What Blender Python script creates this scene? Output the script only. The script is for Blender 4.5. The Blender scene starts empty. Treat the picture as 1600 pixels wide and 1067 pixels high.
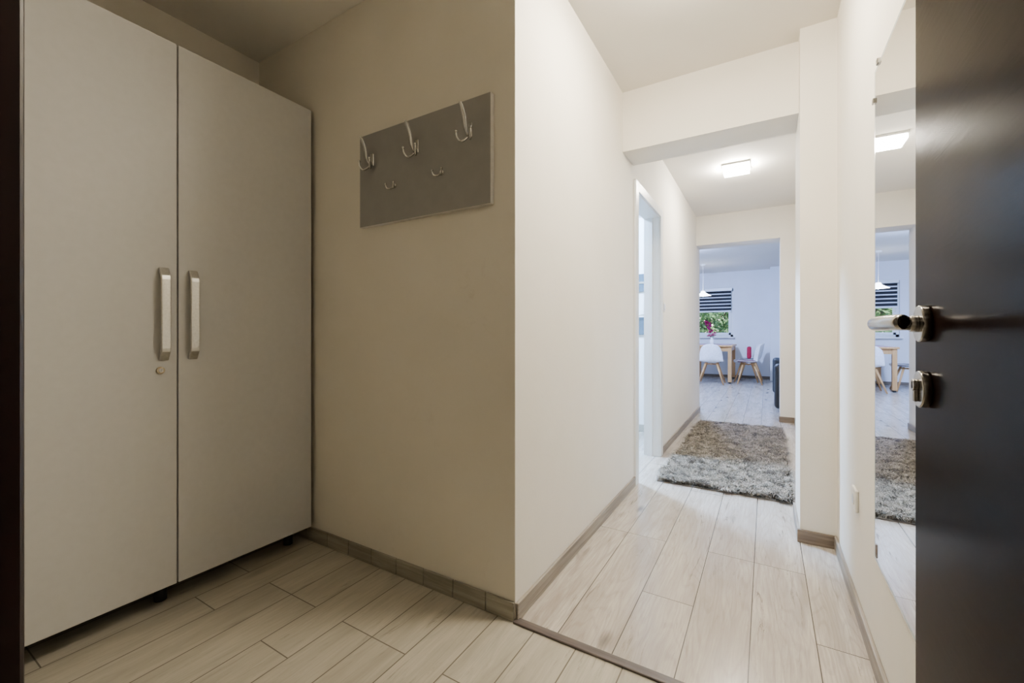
import bpy, bmesh, math, random
import numpy as np
from mathutils import Vector, Matrix
random.seed(4); np.random.seed(4)
S=bpy.context.scene
COL=S.collection

# ------------------------------------------------------------------ materials
def newmat(name):
    m=bpy.data.materials.new(name); m.use_nodes=True
    nt=m.node_tree; b=nt.nodes['Principled BSDF']
    return m,nt,b
def L(nt,a,b): nt.links.new(a,b)
def setp(b,col=None,rough=None,metal=None,coat=None,spec=None,emis=None,estr=None,trans=None,ior=None):
    if col is not None: b.inputs['Base Color'].default_value=(*col,1)
    if rough is not None: b.inputs['Roughness'].default_value=rough
    if metal is not None: b.inputs['Metallic'].default_value=metal
    if coat is not None: b.inputs['Coat Weight'].default_value=coat
    if spec is not None: b.inputs['Specular IOR Level'].default_value=spec
    if emis is not None: b.inputs['Emission Color'].default_value=(*emis,1)
    if estr is not None: b.inputs['Emission Strength'].default_value=estr
    if trans is not None: b.inputs['Transmission Weight'].default_value=trans
    if ior is not None: b.inputs['IOR'].default_value=ior
def noise(nt,vec,scale,detail=4,rough=.5,dist=0):
    n=nt.nodes.new('ShaderNodeTexNoise'); n.inputs['Scale'].default_value=scale
    n.inputs['Detail'].default_value=detail; n.inputs['Roughness'].default_value=rough
    n.inputs['Distortion'].default_value=dist
    if vec is not None: L(nt,vec,n.inputs['Vector'])
    return n.outputs['Fac']
def ramp(nt,fac,stops):
    r=nt.nodes.new('ShaderNodeValToRGB'); e=r.color_ramp.elements
    while len(e)<len(stops): e.new(0.5)
    for i,(p,c) in enumerate(stops):
        e[i].position=p; e[i].color=(*c,1) if len(c)==3 else c
    L(nt,fac,r.inputs['Fac']); return r.outputs['Color']
def math_(nt,op,a,b=None,c=None):
    n=nt.nodes.new('ShaderNodeMath'); n.operation=op
    for i,v in enumerate((a,b,c)):
        if v is None: continue
        if isinstance(v,(int,float)): n.inputs[i].default_value=v
        else: L(nt,v,n.inputs[i])
    return n.outputs[0]
def mix(nt,fac,a,b,mode='MIX'):
    n=nt.nodes.new('ShaderNodeMix'); n.data_type='RGBA'; n.blend_type=mode
    if isinstance(fac,(int,float)): n.inputs[0].default_value=fac
    else: L(nt,fac,n.inputs[0])
    for i,v in ((6,a),(7,b)):
        if isinstance(v,tuple): n.inputs[i].default_value=(*v,1) if len(v)==3 else v
        else: L(nt,v,n.inputs[i])
    return n.outputs[2]
def bump(nt,b,h,strength=.2,dist=.01):
    n=nt.nodes.new('ShaderNodeBump'); n.inputs['Strength'].default_value=strength
    n.inputs['Distance'].default_value=dist
    L(nt,h,n.inputs['Height']); L(nt,n.outputs[0],b.inputs['Normal'])
def coords(nt):
    n=nt.nodes.new('ShaderNodeTexCoord'); return n.outputs['Object']
def comb(nt,x,y,z):
    n=nt.nodes.new('ShaderNodeCombineXYZ')
    for i,v in enumerate((x,y,z)):
        if isinstance(v,(int,float)): n.inputs[i].default_value=v
        else: L(nt,v,n.inputs[i])
    return n.outputs[0]
def sep(nt,v):
    n=nt.nodes.new('ShaderNodeSeparateXYZ'); L(nt,v,n.inputs[0]); return n.outputs

def plaster(name,c1,c2,bs=.12,scuff=0):
    m,nt,b=newmat(name); co=coords(nt)
    f=noise(nt,co,1.7,5,.6)
    c=ramp(nt,f,[(.3,c1),(.7,c2)])
    if scuff:
        n1=noise(nt,co,7,8,.72,1.8); n2=noise(nt,co,1.6,2)
        k=math_(nt,'MULTIPLY',sep(nt,ramp(nt,n1,[(.57,(0,0,0)),(.66,(1,1,1))]))[0],sep(nt,ramp(nt,n2,[(.48,(0,0,0)),(.62,(1,1,1))]))[0])
        # rubbing marks sit in the lower half of the wall
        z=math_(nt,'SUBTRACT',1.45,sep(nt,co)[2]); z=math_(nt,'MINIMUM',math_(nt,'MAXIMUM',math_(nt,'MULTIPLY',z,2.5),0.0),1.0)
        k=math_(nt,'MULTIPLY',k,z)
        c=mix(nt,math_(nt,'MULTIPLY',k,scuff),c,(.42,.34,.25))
    L(nt,c,b.inputs['Base Color'])
    setp(b,rough=.75,spec=.25)
    h=math_(nt,'ADD',math_(nt,'MULTIPLY',noise(nt,co,9,5,.6),1.0),math_(nt,'MULTIPLY',noise(nt,co,90,3),.25))
    bump(nt,b,h,bs,.01)
    return m
def simple(name,col,rough=.5,metal=0,coat=0,spec=.5,nscale=30,var=.08,bs=.03):
    m,nt,b=newmat(name); co=coords(nt)
    f=noise(nt,co,nscale,3)
    a=tuple(max(0,c*(1-var)) for c in col); d=tuple(min(1,c*(1+var)) for c in col)
    L(nt,ramp(nt,f,[(.3,a),(.7,d)]),b.inputs['Base Color'])
    setp(b,rough=rough,metal=metal,coat=coat,spec=spec)
    if bs: bump(nt,b,f,bs,.005)
    return m

def plank_floor(name,width,length,x_shift,y_shift,light,mid,dark,mortar_col,mortar,rough,offset,freq,contrast,bumps=.15,knot=1.0):
    m,nt,b=newmat(name); co=coords(nt); s=sep(nt,co); X,Y=s[0],s[1]
    v=comb(nt,math_(nt,'ADD',Y,y_shift),math_(nt,'SUBTRACT',X,x_shift),0)
    br=nt.nodes.new('ShaderNodeTexBrick'); L(nt,v,br.inputs['Vector'])
    br.offset=offset; br.offset_frequency=freq; br.squash=1
    br.inputs['Color1'].default_value=(0,0,0,1); br.inputs['Color2'].default_value=(1,1,1,1)
    br.inputs['Mortar'].default_value=(.5,.5,.5,1)
    br.inputs['Scale'].default_value=1; br.inputs['Mortar Size'].default_value=mortar
    br.inputs['Mortar Smooth'].default_value=.1
    br.inputs['Brick Width'].default_value=length; br.inputs['Row Height'].default_value=width
    rnd=sep(nt,br.outputs['Color'])[0]; mort=br.outputs['Fac']
    warp=noise(nt,comb(nt,math_(nt,'MULTIPLY',X,5),math_(nt,'MULTIPLY',Y,2.2),math_(nt,'MULTIPLY',rnd,31)),1,3)
    Xw=math_(nt,'ADD',X,math_(nt,'MULTIPLY',warp,.05))
    fine=noise(nt,comb(nt,math_(nt,'MULTIPLY',Xw,150),math_(nt,'MULTIPLY',Y,6),math_(nt,'MULTIPLY',rnd,37)),1,6,.7)
    body=noise(nt,comb(nt,math_(nt,'MULTIPLY',Xw,12),math_(nt,'MULTIPLY',Y,1.8),math_(nt,'MULTIPLY',rnd,53)),1,5,.6,.4)
    iso=noise(nt,comb(nt,math_(nt,'MULTIPLY',X,7),math_(nt,'MULTIPLY',Y,.9),math_(nt,'MULTIPLY',rnd,71)),1,2,.4)
    ring=math_(nt,'SINE',math_(nt,'MULTIPLY',iso,110))
    crk=noise(nt,comb(nt,math_(nt,'MULTIPLY',Xw,52),math_(nt,'MULTIPLY',Y,4.2),math_(nt,'MULTIPLY',rnd,19)),1,7,.75,.9)
    msk=noise(nt,comb(nt,math_(nt,'MULTIPLY',X,9),math_(nt,'MULTIPLY',Y,2.0),math_(nt,'MULTIPLY',rnd,91)),1,2)
    vo=nt.nodes.new('ShaderNodeTexVoronoi'); vo.inputs['Scale'].default_value=1
    L(nt,comb(nt,math_(nt,'MULTIPLY',Xw,6.5),math_(nt,'MULTIPLY',Y,2.6),math_(nt,'MULTIPLY',rnd,13)),vo.inputs['Vector'])
    kd=math_(nt,'ADD',vo.outputs['Distance'],math_(nt,'MULTIPLY',fine,.16))
    kn=ramp(nt,kd,[(.12,(1,1,1)),(.26,(0,0,0))])
    base=ramp(nt,body,[(.30,mid),(.60,light)])
    base=mix(nt,math_(nt,'MULTIPLY',rnd,.40*contrast),base,mid)
    base=mix(nt,math_(nt,'MULTIPLY',ramp(nt,fine,[(.40,(1,1,1)),(.58,(0,0,0))]),.65*contrast),base,mid)
    base=mix(nt,math_(nt,'MULTIPLY',ramp(nt,ring,[(.45,(0,0,0)),(.98,(1,1,1))]),.14*contrast),base,dark)
    cm=math_(nt,'MULTIPLY',sep(nt,ramp(nt,crk,[(.35,(1,1,1)),(.42,(0,0,0))]))[0],sep(nt,ramp(nt,msk,[(.42,(.2,.2,.2)),(.58,(1,1,1))]))[0])
    base=mix(nt,math_(nt,'MULTIPLY',cm,.8*contrast),base,dark)
    base=mix(nt,math_(nt,'MULTIPLY',kn,.8*knot),base,dark)
    base=mix(nt,mort,base,mortar_col)
    L(nt,base,b.inputs['Base Color'])
    L(nt,math_(nt,'ADD',math_(nt,'MULTIPLY',fine,.12),rough-.06),b.inputs['Roughness'])
    setp(b,spec=.5)
    h=math_(nt,'SUBTRACT',math_(nt,'MULTIPLY',fine,.12),mort)
    bump(nt,b,h,bumps,.004)
    return m
def wood(name,c1,c2,sx=(2,40,40),rough=.45,bs=.1,coat=0,spec=.5,ior=1.5):
    m,nt,b=newmat(name); co=coords(nt); s=sep(nt,co)
    v=comb(nt,math_(nt,'MULTIPLY',s[0],sx[0]),math_(nt,'MULTIPLY',s[1],sx[1]),math_(nt,'MULTIPLY',s[2],sx[2]))
    f=noise(nt,v,1,5,.6,.5)
    L(nt,ramp(nt,f,[(.35,c1),(.65,c2)]),b.inputs['Base Color'])
    setp(b,rough=rough,coat=coat,spec=spec,ior=ior); bump(nt,b,f,bs,.003)
    return m
def emit(name,col,st):
    m,nt,b=newmat(name); setp(b,col=(.9,.9,.9),emis=col,estr=st)
    return m

M={}
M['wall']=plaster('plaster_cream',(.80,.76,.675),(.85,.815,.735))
M['walls']=plaster('plaster_cream_scuffed_dimmed',(.68,.64,.55),(.73,.69,.605),.14,.20)  # scuffed plaster; base also darkened to paint in the closet's dim light
M['wallw']=plaster('plaster_cool_white',(.78,.80,.84),(.83,.85,.89))
M['ceil']=plaster('ceiling_paint',(.80,.77,.70),(.84,.81,.745),.05)
M['lam']=plank_floor('laminate_whitewashed_oak',.185,1.25,.14,.35,(.57,.52,.46),(.345,.30,.255),(.09,.066,.05),(.06,.048,.038),.0016,.20,.37,3,.95)
M['tile']=plank_floor('tile_wood_look',.15,.60,-.97,-.372,(.49,.455,.37),(.345,.315,.25),(.15,.13,.095),(.12,.10,.075),.0020,.40,.33,3,.65,.3,.4)
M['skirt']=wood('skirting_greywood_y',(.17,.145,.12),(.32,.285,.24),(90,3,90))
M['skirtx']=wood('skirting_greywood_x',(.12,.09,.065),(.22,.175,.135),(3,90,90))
M['sktile']=wood('skirting_tile',(.20,.185,.145),(.33,.305,.245),(4,60,60),.4)
M['thr']=wood('threshold_strip',(.055,.042,.038),(.11,.088,.08),(4,60,60),.4)
M['ward']=simple('wardrobe_grey_laminate',(.53,.525,.505),.42,0,0,.45,40,.02,.02)
M['dark']=simple('shadow_black_plastic',(.012,.012,.012),.6)
M['alu']=simple('brushed_aluminium',(.58,.575,.55),.32,1,nscale=120)
M['chrome']=simple('polished_chrome',(.52,.51,.49),.14,1,bs=0)
M['steel']=simple('satin_nickel',(.30,.285,.27),.20,1,bs=0)
M['brass']=simple('brass',(.40,.33,.22),.3,1)
M['panel']=simple('hook_panel_grey',(.255,.248,.235),.38,0,0,.5,20,.04,.02)
M['paneledge']=simple('hook_panel_edge',(.55,.53,.50),.35)
M['white']=simple('white_lacquer',(.82,.84,.84),.3,nscale=8,var=.02)
M['plastic']=simple('white_plastic',(.84,.83,.79),.35,bs=0)
M['doord']=wood('entry_door_wenge',(.006,.0028,.002),(.010,.005,.004),(40,12,90),.20,.05,0,.5,1.05)
M['frame']=wood('entry_frame_mahogany',(.007,.003,.002),(.014,.005,.004),(50,50,3),.35,.1)
M['oak']=wood('table_beech',(.50,.26,.09),(.62,.35,.14),(30,30,4),.4)
M['shell']=simple('chair_shell_white',(.82,.82,.84),.35,bs=0)
M['cush']=simple('seat_cushion_grey',(.16,.15,.18),.9,nscale=80)
M['cushp']=simple('seat_cushion_mauve',(.22,.12,.16),.9,nscale=80)
M['red']=simple('crimson_fabric',(.42,.01,.05),.8)
M['cloth']=simple('tablecloth_mauve',(.42,.28,.36),.8,nscale=60)
M['pink']=simple('petal_pink',(.85,.22,.38),.6)
M['mag']=simple('petal_magenta',(.60,.02,.24),.6)
M['leaf']=simple('stem_green',(.06,.16,.04),.6)
M['sofa']=simple('sofa_black',(.012,.014,.018),.55,nscale=60)
M['blackgl']=simple('oven_grey_glass',(.06,.09,.12),.12)
M['blindw']=simple('blind_white_voile',(.7,.75,.85),.8)
M['blindb']=simple('blind_black_band',(.012,.012,.016),.8)
M['lampa']=emit('led_diffuser_warm',(1.0,.885,.71),285)
M['lampb']=emit('led_diffuser_neutral',(1.0,.92,.80),300)
M['lampc']=emit('led_diffuser_cool',(.36,.52,1.0),2100)
M['lampk']=emit('kitchen_fill_emitter',(.42,.64,1.0),1900)  # glow of the added kitchen lamp, bluish like daylight
M['pend']=emit('pendant_glass',(.85,.9,1.0),12)
m,nt,b=newmat('mirror_silver'); setp(b,col=(.90,.91,.90),rough=.01,metal=1); M['mirror']=m
m,nt,b=newmat('mirror_polished_edge'); setp(b,col=(.55,.60,.56),rough=.15); M['medge']=m
m,nt,b=newmat('window_glass'); setp(b,col=(.95,1,1),rough=0,trans=1,ior=1.02); M['glass']=m
m,nt,b=newmat('tree_foliage'); co=coords(nt)
L(nt,ramp(nt,noise(nt,co,3,4),[(.3,(.02,.05,.02)),(.55,(.09,.18,.06)),(.75,(.40,.50,.25))]),b.inputs['Base Color']); setp(b,rough=.6); M['fol']=m
M['bark']=simple('bark',(.08,.06,.045),.9)
M['grass']=simple('grass',(.06,.12,.03),.9,nscale=5,var=.4)

# ------------------------------------------------------------------ geometry helpers
def link(o,parent=None):
    COL.objects.link(o)
    if parent: o.parent=parent
    return o
def empty(name,loc=(0,0,0),rz=0):
    e=bpy.data.objects.new(name,None); e.location=loc; e.rotation_euler=(0,0,rz); e.empty_display_size=.1
    return link(e)
def meshobj(name,verts,faces,mats,parent=None,smooth=False,mi=None):
    me=bpy.data.meshes.new(name); me.from_pydata(verts,[],faces)
    for m in (mats if isinstance(mats,list) else [mats]): me.materials.append(m)
    if mi is not None: me.polygons.foreach_set('material_index',mi)
    if smooth: me.polygons.foreach_set('use_smooth',[True]*len(me.polygons))
    me.update()
    return link(bpy.data.objects.new(name,me),parent)
def box(name,x0,x1,y0,y1,z0,z1,mat,parent=None,bev=0,seg=2):
    v=[(x0,y0,z0),(x1,y0,z0),(x1,y1,z0),(x0,y1,z0),(x0,y0,z1),(x1,y0,z1),(x1,y1,z1),(x0,y1,z1)]
    f=[(0,3,2,1),(4,5,6,7),(0,1,5,4),(1,2,6,5),(2,3,7,6),(3,0,4,7)]
    o=meshobj(name,v,f,mat,parent)
    if bev:
        md=o.modifiers.new('bevel','BEVEL'); md.width=bev; md.segments=seg; md.limit_method='ANGLE'
    return o
def multibox(name,boxes,mat,parent=None,bev=0):
    v=[];f=[]
    for (x0,x1,y0,y1,z0,z1) in boxes:
        k=len(v)
        v+=[(x0,y0,z0),(x1,y0,z0),(x1,y1,z0),(x0,y1,z0),(x0,y0,z1),(x1,y0,z1),(x1,y1,z1),(x0,y1,z1)]
        f+=[tuple(k+i for i in q) for q in [(0,3,2,1),(4,5,6,7),(0,1,5,4),(1,2,6,5),(2,3,7,6),(3,0,4,7)]]
    o=meshobj(name,v,f,mat,parent)
    if bev:
        md=o.modifiers.new('bevel','BEVEL'); md.width=bev; md.segments=2; md.limit_method='ANGLE'
    return o
def frustum(name,p0,p1,r0,r1,mat,parent=None,seg=24,bev=0,caps=True):
    p0=Vector(p0);p1=Vector(p1); d=(p1-p0).normalized()
    a=d.orthogonal().normalized(); c=d.cross(a)
    v=[];f=[]
    for p,r in ((p0,r0),(p1,r1)):
        for i in range(seg):
            t=2*math.pi*i/seg; v.append(p+a*r*math.cos(t)+c*r*math.sin(t))
    for i in range(seg):
        j=(i+1)%seg; f.append((i,j,seg+j,seg+i))
    if caps: f.append(tuple(range(seg-1,-1,-1))); f.append(tuple(range(seg,2*seg)))
    o=meshobj(name,v,f,mat,parent)
    for p in o.data.polygons[:seg]: p.use_smooth=True
    if bev:
        md=o.modifiers.new('bevel','BEVEL'); md.width=bev; md.segments=3; md.limit_method='ANGLE'
    return o
def lathe(name,prof,mat,loc=(0,0,0),parent=None,seg=32):
    v=[];f=[]
    for (r,z) in prof:
        for i in range(seg):
            t=2*math.pi*i/seg; v.append((loc[0]+r*math.cos(t),loc[1]+r*math.sin(t),loc[2]+z))
    for k in range(len(prof)-1):
        for i in range(seg):
            j=(i+1)%seg; f.append((k*seg+i,k*seg+j,(k+1)*seg+j,(k+1)*seg+i))
    return meshobj(name,v,f,mat,parent,True)
def tube(name,pts,radii,mat,parent=None,seg=12,sub=6,flat=1.0,side=None):
    P=[Vector(p) for p in pts]; R=list(radii)
    Q=[P[0]*2-P[1]]+P+[P[-1]*2-P[-2]]
    out=[];rr=[]
    for i in range(len(P)-1):
        for s in range(sub):
            t=s/sub
            a,b_,c,d=Q[i],Q[i+1],Q[i+2],Q[i+3]
            out.append(.5*((2*b_)+(c-a)*t+(2*a-5*b_+4*c-d)*t*t+(3*b_-a-3*c+d)*t**3))
            rr.append(R[i]*(1-t)+R[i+1]*t)
    out.append(P[-1]); rr.append(R[-1])
    v=[];f=[]; n=len(out)
    ref=Vector(side) if side else None
    for k in range(n):
        d=(out[min(k+1,n-1)]-out[max(k-1,0)]).normalized()
        if ref: a=(ref-d*ref.dot(d)).normalized()
        else:
            a=(Vector((.3,.2,.93))-d*Vector((.3,.2,.93)).dot(d)).normalized()
        c=d.cross(a)
        r=rr[k]
        for i in range(seg):
            t=2*math.pi*i/seg; v.append(out[k]+a*r*math.cos(t)+c*r*flat*math.sin(t))
    for k in range(n-1):
        for i in range(seg):
            j=(i+1)%seg; f.append((k*seg+i,k*seg+j,(k+1)*seg+j,(k+1)*seg+i))
    f.append(tuple(range(seg-1,-1,-1))); f.append(tuple((n-1)*seg+i for i in range(seg)))
    return meshobj(name,v,f,mat,parent,True)

H=2.48
# ------------------------------------------------------------------ shell
box('floor_entry',-2.49,.40,-1.7,1.275,-.10,0,M['tile'])
box('floor',-3.7,2.62,1.275,11.4,-.10,0,M['lam'])
box('ceiling',-3.7,2.62,-1.7,11.4,H,H+.15,M['ceil'])
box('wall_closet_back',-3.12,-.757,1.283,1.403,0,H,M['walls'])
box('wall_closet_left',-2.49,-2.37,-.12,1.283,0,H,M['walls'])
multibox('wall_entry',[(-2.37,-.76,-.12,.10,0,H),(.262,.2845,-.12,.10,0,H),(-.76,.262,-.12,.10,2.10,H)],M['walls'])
box('wall_right',.2845,.40,-.12,5.78,0,H,M['wall'])
box('wall_pillar_right',.141,.2845,2.482,2.85,0,H,M['wall'])
box('wall_lintel',-.753,.2845,2.583,2.831,2.118,H,M['wall'])
multibox('wall_left',[(-.757,-.753,1.283,1.403,0,H),(-.873,-.753,1.403,2.90,0,H),(-.873,-.753,3.63,5.78,0,H),(-.873,-.753,2.90,3.63,1.98,H)],M['wall'])
multibox('wall_hall_end',[(-3.7,-.753,5.78,6.08,0,H),(.139,2.62,5.78,6.08,0,H),(-.753,.139,5.78,6.08,2.118,H)],M['wall'])
multibox('wall_far',[(-3.7,-1.72,11.2,11.4,0,H),(-.66,2.62,11.2,11.4,0,H),(-1.72,-.66,11.2,11.4,0,.95),(-1.72,-.66,11.2,11.4,2.08,H)],M['wallw'])
box('wall_dining_left',-3.7,-3.6,6.08,11.2,0,H,M['wallw'])
box('wall_dining_right',2.5,2.62,6.08,11.2,0,H,M['wallw'])
box('wall_dining_pillar',.075,.55,10.85,11.2,0,H,M['wallw'])
box('wall_kitchen_left',-3.12,-3.0,1.403,5.0,0,H,M['wallw'])
box('wall_kitchen_far',-3.12,-.873,5.0,5.12,0,H,M['wallw'])
multibox('wall_landing',[(-1.3,-1.2,-1.7,-.12,0,H),(.9,1.0,-1.7,-.12,0,H),(-1.3,1.0,-1.8,-1.7,0,H)],M['wall'])
box('floor_landing',.40,1.0,-1.7,-.12,-.10,0,M['tile'])
box('wall_landing_stub',.40,1.0,-.12,-.02,0,H,M['wall'])

# skirtings
bh=.062
box('baseboard_left',-.753,-.741,1.283,2.838,0,bh,M['skirt'],bev=.003)
box('baseboard_left_far',-.753,-.741,3.695,5.78,0,bh,M['skirt'],bev=.003)
box('baseboard_right',.2725,.2845,.95,2.482,0,bh,M['skirt'],bev=.003)
box('baseboard_pillar_front',.129,.2845,2.470,2.482,0,bh,M['skirtx'],bev=.003)
box('baseboard_pillar_side',.129,.141,2.482,2.85,0,bh,M['skirt'],bev=.003)
box('baseboard_right_far',.2725,.2845,2.85,5.78,0,bh,M['skirt'],bev=.003)
box('baseboard_hall_end',.127,.2845,5.768,5.78,0,bh,M['skirtx'],bev=.003)
box('baseboard_opening_right',.127,.139,5.78,6.08,0,bh,M['skirt'],bev=.003)
box('baseboard_opening_left',-.753,-.741,5.78,6.08,0,bh,M['skirt'],bev=.003)
box('baseboard_far',-3.6,.075,11.188,11.2,0,bh,M['skirtx'],bev=.003)
bs=[];x=-2.37
while x<-.753:
    x1=min(x+.148,-.753); bs.append((x,x1-.002,1.273,1.283,0,.066)); x+=.15
multibox('baseboard_closet',bs,M['sktile'],bev=.0015)
box('baseboard_closet_left',-2.37,-2.36,.10,1.273,0,.066,M['sktile'])
box('trim_threshold',-.753,.2845,1.265,1.297,0,.008,M['thr'],bev=.003)

# ------------------------------------------------------------------ entry frame + door
fr=empty('door_frame_entry')
box('jamb_left',-.76,-.68,-.12,.124,0,2.10,M['frame'],fr,.004)
box('jamb_right',.242,.262,-.12,.10,0,2.10,M['frame'],fr,.003)
box('head',-.68,.242,-.12,.11,2.07,2.10,M['frame'],fr,.003)
d=empty('door_entry')
box('slab',.2,.242,.03,.894,.012,2.06,M['doord'],d,.002)
hy=.834;hz=1.016
frustum('rosette',(.2,hy,hz),(.189,hy,hz),.0265,.0265,M['steel'],d,40,.002)
frustum('collar',(.189,hy,hz),(.180,hy,hz),.0125,.0115,M['steel'],d,32,.001)
tube('lever',[(.187,hy,hz),(.165,hy,hz),(.150,hy-.003,hz),(.141,hy-.014,hz),(.139,hy-.035,hz),(.141,hy-.08,hz),(.146,hy-.122,hz),(.147,hy-.128,hz)],
     [.0095,.0095,.0100,.0105,.0105,.0105,.0100,.006],M['steel'],d,20,8)
lz=.921
frustum('lock_rosette',(.2,hy,lz),(.189,hy,lz),.0265,.0265,M['steel'],d,40,.002)
frustum('lock_cylinder_head',(.189,hy,lz+.006),(.183,hy,lz+.006),.0085,.0085,M['steel'],d,28,.001)
box('lock_cylinder_body',.184,.189,hy-.005,hy+.005,lz-.018,lz,M['steel'],d,.0015)
box('keyway',.1825,.1835,hy-.0011,hy+.0011,lz+.001,lz+.011,M['dark'],d)
frustum('rosette_back',(.242,hy,hz),(.250,hy,hz),.0265,.0265,M['steel'],d,32,.002)
box('latch_plate',.213,.232,.894,.8955,.90,1.07,M['steel'],d)

# ------------------------------------------------------------------ mirror
mi=empty('wall_mirror')
box('mirror_glass',.2795,.2845,1.02,1.654,.331,1.787,M['medge'],mi)
meshobj('mirror_face',[(.2792,1.03,.341),(.2792,1.644,.341),(.2792,1.644,1.777),(.2792,1.03,1.777)],[(0,3,2,1)],M['mirror'],mi)
for yy,zz in ((1.60,1.79),(1.654,1.70)):
    box('clip',.274,.2845,yy-.008,yy+.008,zz-.008,zz+.008,M['chrome'],mi,.002)

o=empty('wall_outlet')
box('plate',.2735,.2845,1.937,2.017,.362,.442,M['plastic'],o,.004)
frustum('socket',(.2735,1.977,.402),(.2715,1.977,.402),.022,.021,M['plastic'],o)
frustum('socket_well',(.2714,1.977,.402),(.2711,1.977,.402),.017,.017,M['blindw'],o)
o=empty('light_switch')
box('plate',-.753,-.743,3.735,3.815,1.195,1.275,M['plastic'],o,.004)
box('rocker',-.743,-.739,3.750,3.800,1.21,1.26,M['blindw'],o,.002)

# ------------------------------------------------------------------ kitchen door frame (white)
k=empty('door_frame_kitchen')
T=1.98
multibox('lining',[(-.875,-.751,2.90,2.918,0,T),(-.875,-.751,3.612,3.63,0,T),(-.875,-.751,2.90,3.63,T-.018,T)],M['white'],k)
multibox('casing',[(-.753,-.738,2.840,2.912,0,T+.055),(-.753,-.738,3.618,3.692,0,T+.055),(-.753,-.738,2.912,3.618,T-.012,T+.055)],M['white'],k,.003)
multibox('stop',[(-.835,-.805,2.918,2.932,0,T-.018),(-.835,-.805,3.598,3.612,0,T-.018)],M['white'],k)

# kitchen tall unit
k=empty('kitchen_oven_tower')
box('carcass',-1.62,-.90,4.42,4.99,.08,2.2,M['white'],k,.003)
box('plinth',-1.6,-.92,4.47,4.97,0,.08,M['alu'],k)
box('microwave',-1.60,-1.04,4.40,4.42,1.44,1.62,M['blackgl'],k,.004)
box('oven',-1.60,-1.04,4.40,4.42,1.00,1.18,M['blackgl'],k,.004)
box('microwave_bar',-1.60,-1.04,4.392,4.40,1.52,1.54,M['alu'],k)
tube('oven_handle',[(-1.5,4.37,1.20),(-1.26,4.37,1.20),(-1.06,4.37,1.20)],[.008]*3,M['alu'],k)
k=empty('kitchen_fill_light')  # added lamp out of view, for blue kitchen light and door highlight
box('base',-1.72,-1.48,3.4,3.64,H-.02,H,M['plastic'],k)
box('diffuser',-1.71,-1.49,3.41,3.63,H-.06,H-.02,M['lampk'],k,.006)

# ------------------------------------------------------------------ ceiling lights
def ceil_lamp(name,x,y,s,mat):
    e=empty(name)
    box('base',x-s/2,x+s/2,y-s/2,y+s/2,H-.018,H,M['plastic'],e,.003)
    box('diffuser',x-s/2+.008,x+s/2-.008,y-s/2+.008,y+s/2-.008,H-.055,H-.018,mat,e,.006)
ceil_lamp('ceiling_light',-.225,4.21,.215,M['lampb'])
ceil_lamp('ceiling_light.001',-.22,1.62,.23,M['lampa'])
e=empty('round_ceiling_light')
lathe('diffuser',[(.0,-.05),(.07,-.048),(.105,-.035),(.11,-.015),(.11,0)],M['lampc'],(-1.19,7.75,H),e)
e=empty('landing_fill_light')  # added lamp behind the camera, dim fill for door and wardrobe
lathe('diffuser',[(.0,-.06),(.10,-.058),(.15,-.045),(.16,-.02),(.16,0)],emit('landing_fill_emitter',(1,.88,.70),4),(-.2,-.9,H),e)

# ------------------------------------------------------------------ wardrobe
w=empty('wardrobe')
WX=-1.871; z0=.082; z1=2.074
box('carcass',-2.355,WX-.020,.185,1.255,z0,z1-.004,M['ward'],w,.001)
box('door_leaf_1',WX-.018,WX,.182,.7165,z0,z1,M['ward'],w,.0015)
box('door_leaf_2',WX-.018,WX,.7215,1.258,z0,z1,M['ward'],w,.0015)
box('seam_strip',WX-.020,WX-.016,.712,.726,z0,z1-.004,M['dark'],w)
box('bottom_edge',-2.35,WX-.021,.19,1.25,z0-.006,z0,M['dark'],w)
for yy in (.25,.70,1.20):
    for xx in (-2.28,-1.965):
        frustum('foot',(xx,yy,0),(xx,yy,z0-.006),.020,.018,M['dark'],w,20)
def bow_handle(y,za,zb,name):
    hw=.0145; v=[];f=[]
    prof=[(0,za),(.010,za+.000),(.027,za+.030),(.029,za+.043),(.029,zb-.043),(.027,zb-.030),(.010,zb),(0,zb)]
    inner=[(0,za+.018),(.006,za+.018),(.017,za+.040),(.019,za+.050),(.019,zb-.050),(.017,zb-.040),(.006,zb-.018),(0,zb-.018)]
    for yy in (y-hw,y+hw):
        for dx,z in prof: v.append((WX+dx,yy,z))
        for dx,z in inner: v.append((WX+dx,yy,z))
    N=16
    for i in range(7):
        f.append((i,i+1,8+i+1,8+i)); f.append((N+i+1,N+i,N+8+i,N+8+i+1))
        f.append((i+1,i,N+i,N+i+1)); f.append((8+i,8+i+1,N+8+i+1,N+8+i))
    f.append((0,8,N+8,N)); f.append((15,7,N+7,N+15))
    o=meshobj(name,v,f,M['alu'],w)
    md=o.modifiers.new('bevel','BEVEL'); md.width=.003; md.segments=3; md.limit_method='ANGLE'; md.angle_limit=.3
bow_handle(.674,.908,1.242,'handle_1'); bow_handle(.765,.908,1.242,'handle_2')
frustum('lock',(WX,.666,.872),(WX+.006,.666,.872),.0135,.0125,M['brass'],w,28,.001)
frustum('lock_core',(WX+.006,.666,.872),(WX+.0075,.666,.872),.0075,.007,M['steel'],w,20)
box('lock_slot',WX+.0075,WX+.0079,.665,.667,.868,.876,M['dark'],w)

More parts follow.
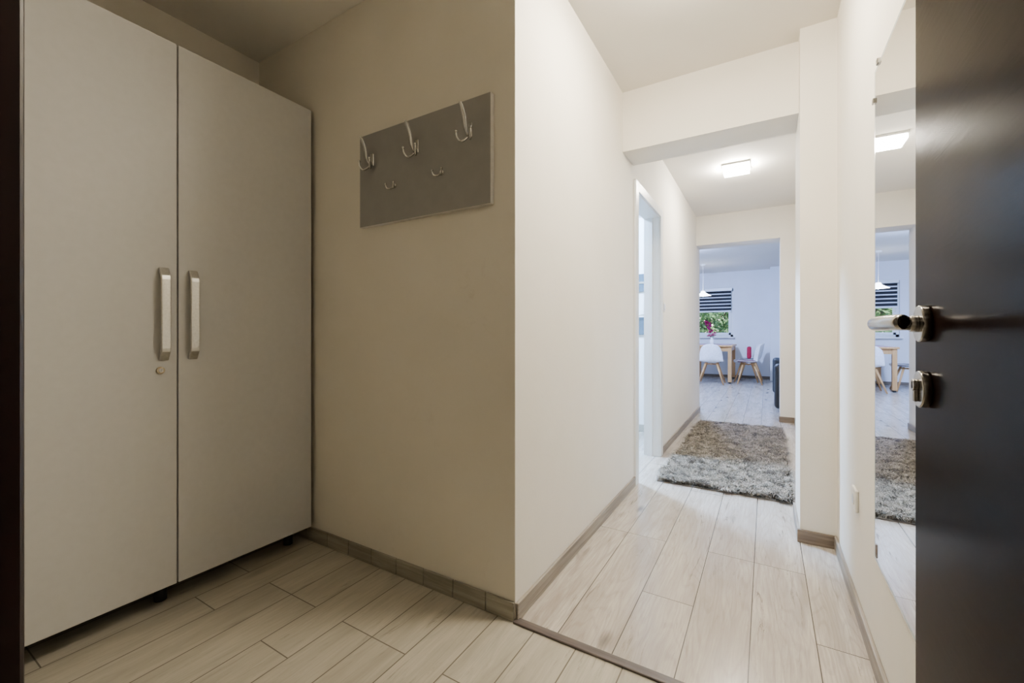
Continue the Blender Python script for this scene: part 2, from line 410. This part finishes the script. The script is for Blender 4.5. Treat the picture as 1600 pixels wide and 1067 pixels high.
# ------------------------------------------------------------------ coat hook panel
c=empty('wall_coat_rack')
PY=1.262
box('board',-1.531,-.843,PY,1.283,1.470,1.866,M['panel'],c,.001)
box('edge_right',-.843,-.8415,PY,1.283,1.470,1.866,M['paneledge'],c)
box('edge_bottom',-1.531,-.843,PY,1.283,1.4685,1.470,M['paneledge'],c)
def big_hook(x,zt):
    box('hook_plate',x-.008,x+.008,PY-.004,PY,zt-.105,zt-.050,M['chrome'],c,.003)
    tube('hook_upper',[(x,PY-.003,zt-.098),(x,PY-.020,zt-.100),(x,PY-.034,zt-.078),(x,PY-.041,zt-.045),(x,PY-.054,zt-.015),(x,PY-.066,zt)],
         [.0055,.006,.0075,.0085,.008,.0045],M['chrome'],c,14,6,.55,(1,0,0))
    for s in (-1,1):
        tube('hook_lower',[(x,PY-.004,zt-.092),(x+s*.010,PY-.018,zt-.114),(x+s*.022,PY-.032,zt-.124),(x+s*.030,PY-.043,zt-.111),(x+s*.032,PY-.045,zt-.094)],
             [.0045,.0045,.0042,.004,.0035],M['chrome'],c,12,6)
        lathe('hook_tip',[(.0001,-.006),(.004,-.0045),(.006,0),(.004,.0045),(.0001,.006)],M['chrome'],(x+s*.032,PY-.045,zt-.091),c,14)
def small_hook(x,z):
    frustum('small_plate',(x,PY,z+.008),(x,PY-.004,z+.008),.011,.010,M['chrome'],c,20,.001)
    for s in (-1,1):
        tube('small_prong',[(x,PY-.003,z+.006),(x+s*.008,PY-.016,z-.006),(x+s*.018,PY-.026,z-.006),(x+s*.023,PY-.030,z+.008)],
             [.004,.004,.0037,.003],M['chrome'],c,12,6)
        lathe('small_tip',[(.0001,-.005),(.0035,-.0038),(.005,0),(.0035,.0038),(.0001,.005)],M['chrome'],(x+s*.023,PY-.030,z+.010),c,12)
for x_ in (-1.450,-1.193,-.930): big_hook(x_,1.826)
small_hook(-1.317,1.607); small_hook(-1.066,1.613)

# ------------------------------------------------------------------ shaggy rug
def make_rug():
    x0,x1,y0,y1=-.64,.140,3.0,5.25
    root=empty('shag_rug')
    box('backing',x0,x1,y0,y1,0.0005,.008,simple('rug_backing',(.12,.105,.09),.95),root)
    N=75000; NC=2600
    cc=np.random.rand(NC,2)*[x1-x0,y1-y0]+[x0,y0]
    ca=np.random.rand(NC)*2*np.pi; cl=.5+np.random.rand(NC)*.9
    p=np.random.rand(N,2)*[x1-x0,y1-y0]+[x0,y0]
    idx=np.zeros(N,int)
    for s in range(0,N,2500):
        dd=((p[s:s+2500,None,:]-cc[None])**2).sum(-1); idx[s:s+2500]=dd.argmin(1)
    ang=ca[idx]+np.random.randn(N)*.55; lean=(cl[idx]*.75+np.random.rand(N)*.4)
    h=.026+.018*np.random.rand(N); ln=lean*.030
    dx=np.cos(ang);dy=np.sin(ang)
    sx=-dy*.0014; sy=dx*.0014
    V=np.zeros((N,7,3),np.float32)
    for k,(u,zz) in enumerate(((0,0.006),(.45,.62),(1.1,.92))):
        bx=p[:,0]+dx*ln*u; by=p[:,1]+dy*ln*u; bz=.006+h*zz*(1/(1+.15*lean))
        V[:,2*k,0]=bx-sx;V[:,2*k,1]=by-sy;V[:,2*k,2]=bz
        V[:,2*k+1,0]=bx+sx;V[:,2*k+1,1]=by+sy;V[:,2*k+1,2]=bz
    V[:,6,0]=p[:,0]+dx*ln*1.7;V[:,6,1]=p[:,1]+dy*ln*1.7;V[:,6,2]=.006+h*.85*(1/(1+.3*lean))
    base=np.arange(N)[:,None]*7
    q=np.concatenate([base+np.array([0,1,3,2]),base+np.array([2,3,5,4])],0)
    t=base+np.array([4,5,6])
    loops=np.concatenate([q.ravel(),t.ravel()]).astype(np.int32)
    nq=len(q);nt_=len(t)
    me=bpy.data.meshes.new('pile'); me.vertices.add(N*7); me.vertices.foreach_set('co',V.ravel())
    me.loops.add(len(loops)); me.loops.foreach_set('vertex_index',loops)
    me.polygons.add(nq+nt_)
    st=np.concatenate([np.arange(nq)*4,nq*4+np.arange(nt_)*3]).astype(np.int32)
    me.polygons.foreach_set('loop_start',st)
    me.update(calc_edges=True)
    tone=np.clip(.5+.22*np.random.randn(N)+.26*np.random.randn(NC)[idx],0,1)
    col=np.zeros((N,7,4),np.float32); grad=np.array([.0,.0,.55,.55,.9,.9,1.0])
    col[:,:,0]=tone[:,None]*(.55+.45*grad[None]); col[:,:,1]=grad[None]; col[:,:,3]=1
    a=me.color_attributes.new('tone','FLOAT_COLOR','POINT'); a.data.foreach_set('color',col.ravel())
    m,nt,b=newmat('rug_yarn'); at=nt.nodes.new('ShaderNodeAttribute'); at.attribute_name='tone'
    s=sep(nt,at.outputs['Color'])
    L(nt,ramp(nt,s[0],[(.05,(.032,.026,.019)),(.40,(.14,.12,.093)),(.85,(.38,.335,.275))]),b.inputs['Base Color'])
    setp(b,rough=.7,spec=.2)
    me.materials.append(m)
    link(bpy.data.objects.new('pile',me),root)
make_rug()

# ------------------------------------------------------------------ dining furniture
def chair(name,loc,rz,cushion=M['cush']):
    e=empty(name,loc,rz)
    nu,nv=13,20
    prof=[(.235,.425,.19),(.225,.440,.21),(.15,.445,.225),(.05,.435,.232),(-.05,.428,.234),(-.13,.432,.232),(-.185,.46,.228),(-.215,.52,.224),(-.235,.60,.218),(-.252,.69,.205),(-.268,.77,.175),(-.274,.815,.12)]
    def samp(t):
        s=t*(len(prof)-1); i=min(int(s),len(prof)-2); u=s-i
        return [prof[i][k]*(1-u)+prof[i+1][k]*u for k in range(3)]
    v=[];f=[]
    for j in range(nv):
        t=j/(nv-1); y,z,wd=samp(t)
        back=max(0,min(1,(t-.42)/.25))
        for i in range(nu):
            u=-1+2*i/(nu-1)
            v.append((u*wd,y+back*.075*abs(u)**2.2,z+(1-back)*.035*abs(u)**2.5-(back*.02*abs(u)**3)))
    for j in range(nv-1):
        for i in range(nu-1):
            a=j*nu+i; f.append((a,a+1,a+nu+1,a+nu))
    o=meshobj('seat_shell',v,f,M['shell'],e,True)
    md=o.modifiers.new('solid','SOLIDIFY'); md.thickness=.008
    md=o.modifiers.new('sub','SUBSURF'); md.levels=1; md.render_levels=2
    cu=box('cushion',-.19,.19,-.14,.20,.442,.478,cushion,e,.016,4)
    for sx in (-1,1):
        for sy in (-1,1):
            frustum('leg',(sx*.235,sy*.22-.01,0),(sx*.10,sy*.09,.425),.012,.020,M['oak'],e,16)
    box('under_cross_1',-.12,.12,-.012,.012,.385,.41,M['oak'],e)
    box('under_cross_2',-.014,.014,-.10,.10,.385,.41,M['oak'],e)
    return e
chair('dining_chair',(-.965,9.66,0),0)
chair('dining_chair.001',(-.33,9.98,0),math.radians(100),M['cushp'])
chair('dining_chair.002',(-1.62,10.1,0),math.radians(-90))
e=chair('dining_chair.003',(-.30,10.72,0),math.radians(90))
box('crimson_pillow',-.16,.16,-.02,.06,.478,.74,M['red'],e,.03,5)
t=empty('dining_table')
tx0,tx1,ty0,ty1=-1.42,-.58,9.72,11.05
box('top',tx0,tx1,ty0,ty1,.752,.785,M['oak'],t,.004)
box('cloth',tx0+.05,tx1-.05,ty0+.02,ty1-.04,.785,.789,M['cloth'],t)
multibox('apron',[(tx0+.05,tx1-.05,ty0+.04,ty0+.06,.66,.752),(tx0+.05,tx1-.05,ty1-.06,ty1-.04,.66,.752),(tx0+.04,tx0+.06,ty0+.05,ty1-.05,.66,.752),(tx1-.06,tx1-.04,ty0+.05,ty1-.05,.66,.752)],M['oak'],t)
for xx in (tx0+.06,tx1-.06):
    for yy in (ty0+.06,ty1-.06):
        o=box('leg',xx-.034,xx+.034,yy-.034,yy+.034,0.03,.752,M['oak'],t,.004)
        frustum('leg_foot',(xx,yy,0),(xx,yy,.03),.022,.03,M['dark'],t,16)
vz=.789; vx,vy=-1.00,10.05
e=empty('flower_vase')
lathe('vase',[(.0,0),(.035,0),(.045,.02),(.05,.06),(.038,.10),(.026,.13),(.034,.15),(.030,.15),(.022,.13)],M['shell'],(vx,vy,vz),e)
def blossom(x,y,z,r,mat,nm,n=9):
    v=[];f=[]
    for ring in range(2):
        for i in range(n):
            a=2*math.pi*i/n+ring*.3; rr=r*(1-.35*ring); h=r*.25+ring*r*.4; wv=math.pi/n*1.3
            k=len(v)
            v+=[(x,y,z),(x+rr*.65*math.cos(a-wv),y+rr*.65*math.sin(a-wv),z+h),(x+rr*math.cos(a),y+rr*math.sin(a),z+h*.8),(x+rr*.65*math.cos(a+wv),y+rr*.65*math.sin(a+wv),z+h)]
            f.append((k,k+1,k+2,k+3))
        for i in range(n):
            a=2*math.pi*i/n; k=len(v)
            v+=[(x,y,z-r*.3),(x+r*.5*math.cos(a),y+r*.5*math.sin(a),z+r*.1),(x+r*.45*math.cos(a+.5),y+r*.45*math.sin(a+.5),z+r*.7),(x+r*.5*math.cos(a+.9),y+r*.5*math.sin(a+.9),z+r*.1)]
            f.append((k,k+1,k+2,k+3))
    meshobj(nm,v,f,mat,e,True)
for i in range(22):
    a=random.random()*6.28; r=.02+random.random()*.07; zz=vz+.17+random.random()*.09
    tube('stem',[(vx,vy,vz+.05),(vx+r*.4*math.cos(a),vy+r*.4*math.sin(a),vz+.14),(vx+r*math.cos(a),vy+r*math.sin(a),zz)],[.002]*3,M['leaf'],e,6,3)
    blossom(vx+r*math.cos(a),vy+r*math.sin(a),zz,.036,M['pink'],'blossom')
for i in range(12):
    u=i/11; xx=vx-.01-.10*u; zz=vz+.26+.32*u-.1*u*u
    blossom(xx+random.uniform(-.035,.035),vy+random.uniform(-.03,.03),zz,.055,M['mag'],'orchid')
tube('orchid_stem',[(vx,vy,vz+.05),(vx-.03,vy,vz+.24),(vx-.08,vy,vz+.38),(vx-.11,vy,vz+.44)],[.003]*4,M['leaf'],e,6,4)
e=empty('pendant_lamp')
px,py=-1.14,9.75
frustum('cord',(px,py,1.93),(px,py,H-.03),.004,.004,M['plastic'],e,8)
lathe('canopy',[(.0,-.03),(.045,-.03),(.05,0)],M['plastic'],(px,py,H),e)
lathe('shade',[(.02,.10),(.035,.095),(.05,.06),(.10,.03),(.155,.0),(.15,.0),(.095,.022),(.04,.05)],M['pend'],(px,py,1.82),e)
lathe('bulb',[(.0,-.03),(.025,-.02),(.032,.0),(.025,.03),(.012,.06)],M['pend'],(px,py,1.83),e)
# sofa
e=empty('sofa')
sx0,sx1,sy0,sy1=.09,1.0,6.32,8.2
box('base',sx0+.02,sx1,sy0+.04,sy1-.04,.08,.30,M['sofa'],e,.03,4)
box('arm_1',sx0,sx1,sy0,sy0+.20,.06,.63,M['sofa'],e,.05,5)
box('arm_2',sx0,sx1,sy1-.20,sy1,.06,.63,M['sofa'],e,.05,5)
box('backrest',sx1-.22,sx1+.02,sy0+.18,sy1-.18,.28,.84,M['sofa'],e,.07,5)
box('seat_cushion_1',sx0+.02,sx1-.2,sy0+.20,7.255,.29,.45,M['sofa'],e,.04,4)
box('seat_cushion_2',sx0+.02,sx1-.2,7.265,sy1-.20,.29,.45,M['sofa'],e,.04,4)
for xx in (sx0+.08,sx1-.08):
    for yy in (sy0+.08,sy1-.08): frustum('foot',(xx,yy,0),(xx,yy,.07),.018,.024,M['chrome'],e,14)

# ------------------------------------------------------------------ window + blind
w=empty('window_1')
a0,a1,b0,b1=-1.72,-.66,.95,2.08
multibox('frame',[(a0,a0+.06,11.24,11.31,b0,b1),(a1-.06,a1,11.24,11.31,b0,b1),(a0,a1,11.24,11.31,b0,b0+.06),(a0,a1,11.24,11.31,b1-.06,b1)],M['white'],w,.004)
multibox('sash',[(a0+.05,a0+.10,11.22,11.28,b0+.05,b1-.05),(a1-.10,a1-.05,11.22,11.28,b0+.05,b1-.05),(a0+.05,a1-.05,11.22,11.28,b0+.05,b0+.10),(a0+.05,a1-.05,11.22,11.28,b1-.10,b1-.05)],M['white'],w,.004)
box('pane',a0+.08,a1-.08,11.255,11.258,b0+.08,b1-.08,M['glass'],w)
box('sill',a0-.04,a1+.04,11.12,11.24,b0-.025,b0,M['white'],w,.004)
box('sash_handle',a0+.065,a0+.085,11.18,11.22,1.45,1.56,M['alu'],w,.004)
e=empty('roller_blind')
box('cassette',a0+.02,a1-.02,11.14,11.20,2.03,2.10,M['white'],e,.006)
blk=[];wht=[];z=2.03
while z>1.62:
    blk.append((a0+.04,a1-.04,11.175,11.178,z-.055,z)); wht.append((a0+.04,a1-.04,11.175,11.178,z-.080,z-.055)); z-=.080
multibox('bands_dark',blk,M['blindb'],e); multibox('bands_light',wht,M['blindw'],e)
box('bottom_rail',a0+.04,a1-.04,11.17,11.185,z-.015,z,M['white'],e,.003)

# ------------------------------------------------------------------ outside
box('ground_outside',-20,20,11.4,40,-.6,-.5,M['grass'])
def tree(name,x,y,z,h,r,n):
    e=empty(name)
    tube('trunk',[(x,y,-.5),(x+.1,y,.6),(x-.05,y+.1,z),(x+.1,y,z+h*.3)],[.18,.14,.11,.04],M['bark'],e,12,5)
    for k in range(6):
        a=k*1.05; tube('branch',[(x,y,z-.4+.15*k),(x+.6*math.cos(a),y+.6*math.sin(a),z+.1+.15*k),(x+1.2*math.cos(a),y+1.1*math.sin(a),z+.4+.2*k)],[.05,.035,.015],M['bark'],e,8,4)
    v=[];f=[]
    for i in range(n):
        th=random.random()*6.28; ph=math.acos(random.uniform(-1,1)); rr=r*random.random()**.4
        c=Vector((x+rr*math.sin(ph)*math.cos(th),y+rr*math.sin(ph)*math.sin(th),z+.3+h*.5*rr/r*math.cos(ph)))
        u=Vector((random.gauss(0,1),random.gauss(0,1),random.gauss(0,1))).normalized(); q=u.orthogonal().normalized()
        s=.05+.05*random.random(); kk=len(v)
        v+=[c-u*s,c+q*s*.5,c+u*s,c-q*s*.5]; f.append((kk,kk+1,kk+2,kk+3))
    meshobj('foliage',v,f,M['fol'],e)
tree('tree',-2.2,16.5,1.4,3.2,1.9,5000)
tree('tree.001',-.3,18.5,1.2,3.4,2.2,5000)
tree('tree.002',-4.2,19,1.3,3.4,2.2,5000)

# ------------------------------------------------------------------ world, sun, camera
wd=bpy.data.worlds.new('sky'); S.world=wd; wd.use_nodes=True; nt=wd.node_tree
sk=nt.nodes.new('ShaderNodeTexSky'); sk.sky_type='NISHITA'; sk.sun_disc=False
sk.sun_elevation=math.radians(40); sk.sun_rotation=math.radians(200)
L(nt,sk.outputs[0],nt.nodes['Background'].inputs[0]); nt.nodes['Background'].inputs[1].default_value=1.0
sl=bpy.data.lights.new('sun','SUN'); sl.energy=12; sl.angle=.01; sl.color=(1,.95,.85)
so=link(bpy.data.objects.new('sun',sl)); so.rotation_euler=(math.radians(48),0,math.radians(-20))

cd=bpy.data.cameras.new('camera'); cam=link(bpy.data.objects.new('camera',cd))
cd.sensor_width=36; cd.lens=36*665/1600; cd.shift_y=-10.5/1600; cd.clip_start=.02
cam.location=(0,0,1.0); cam.rotation_euler=(math.radians(90),0,math.radians(30.84))
S.camera=cam
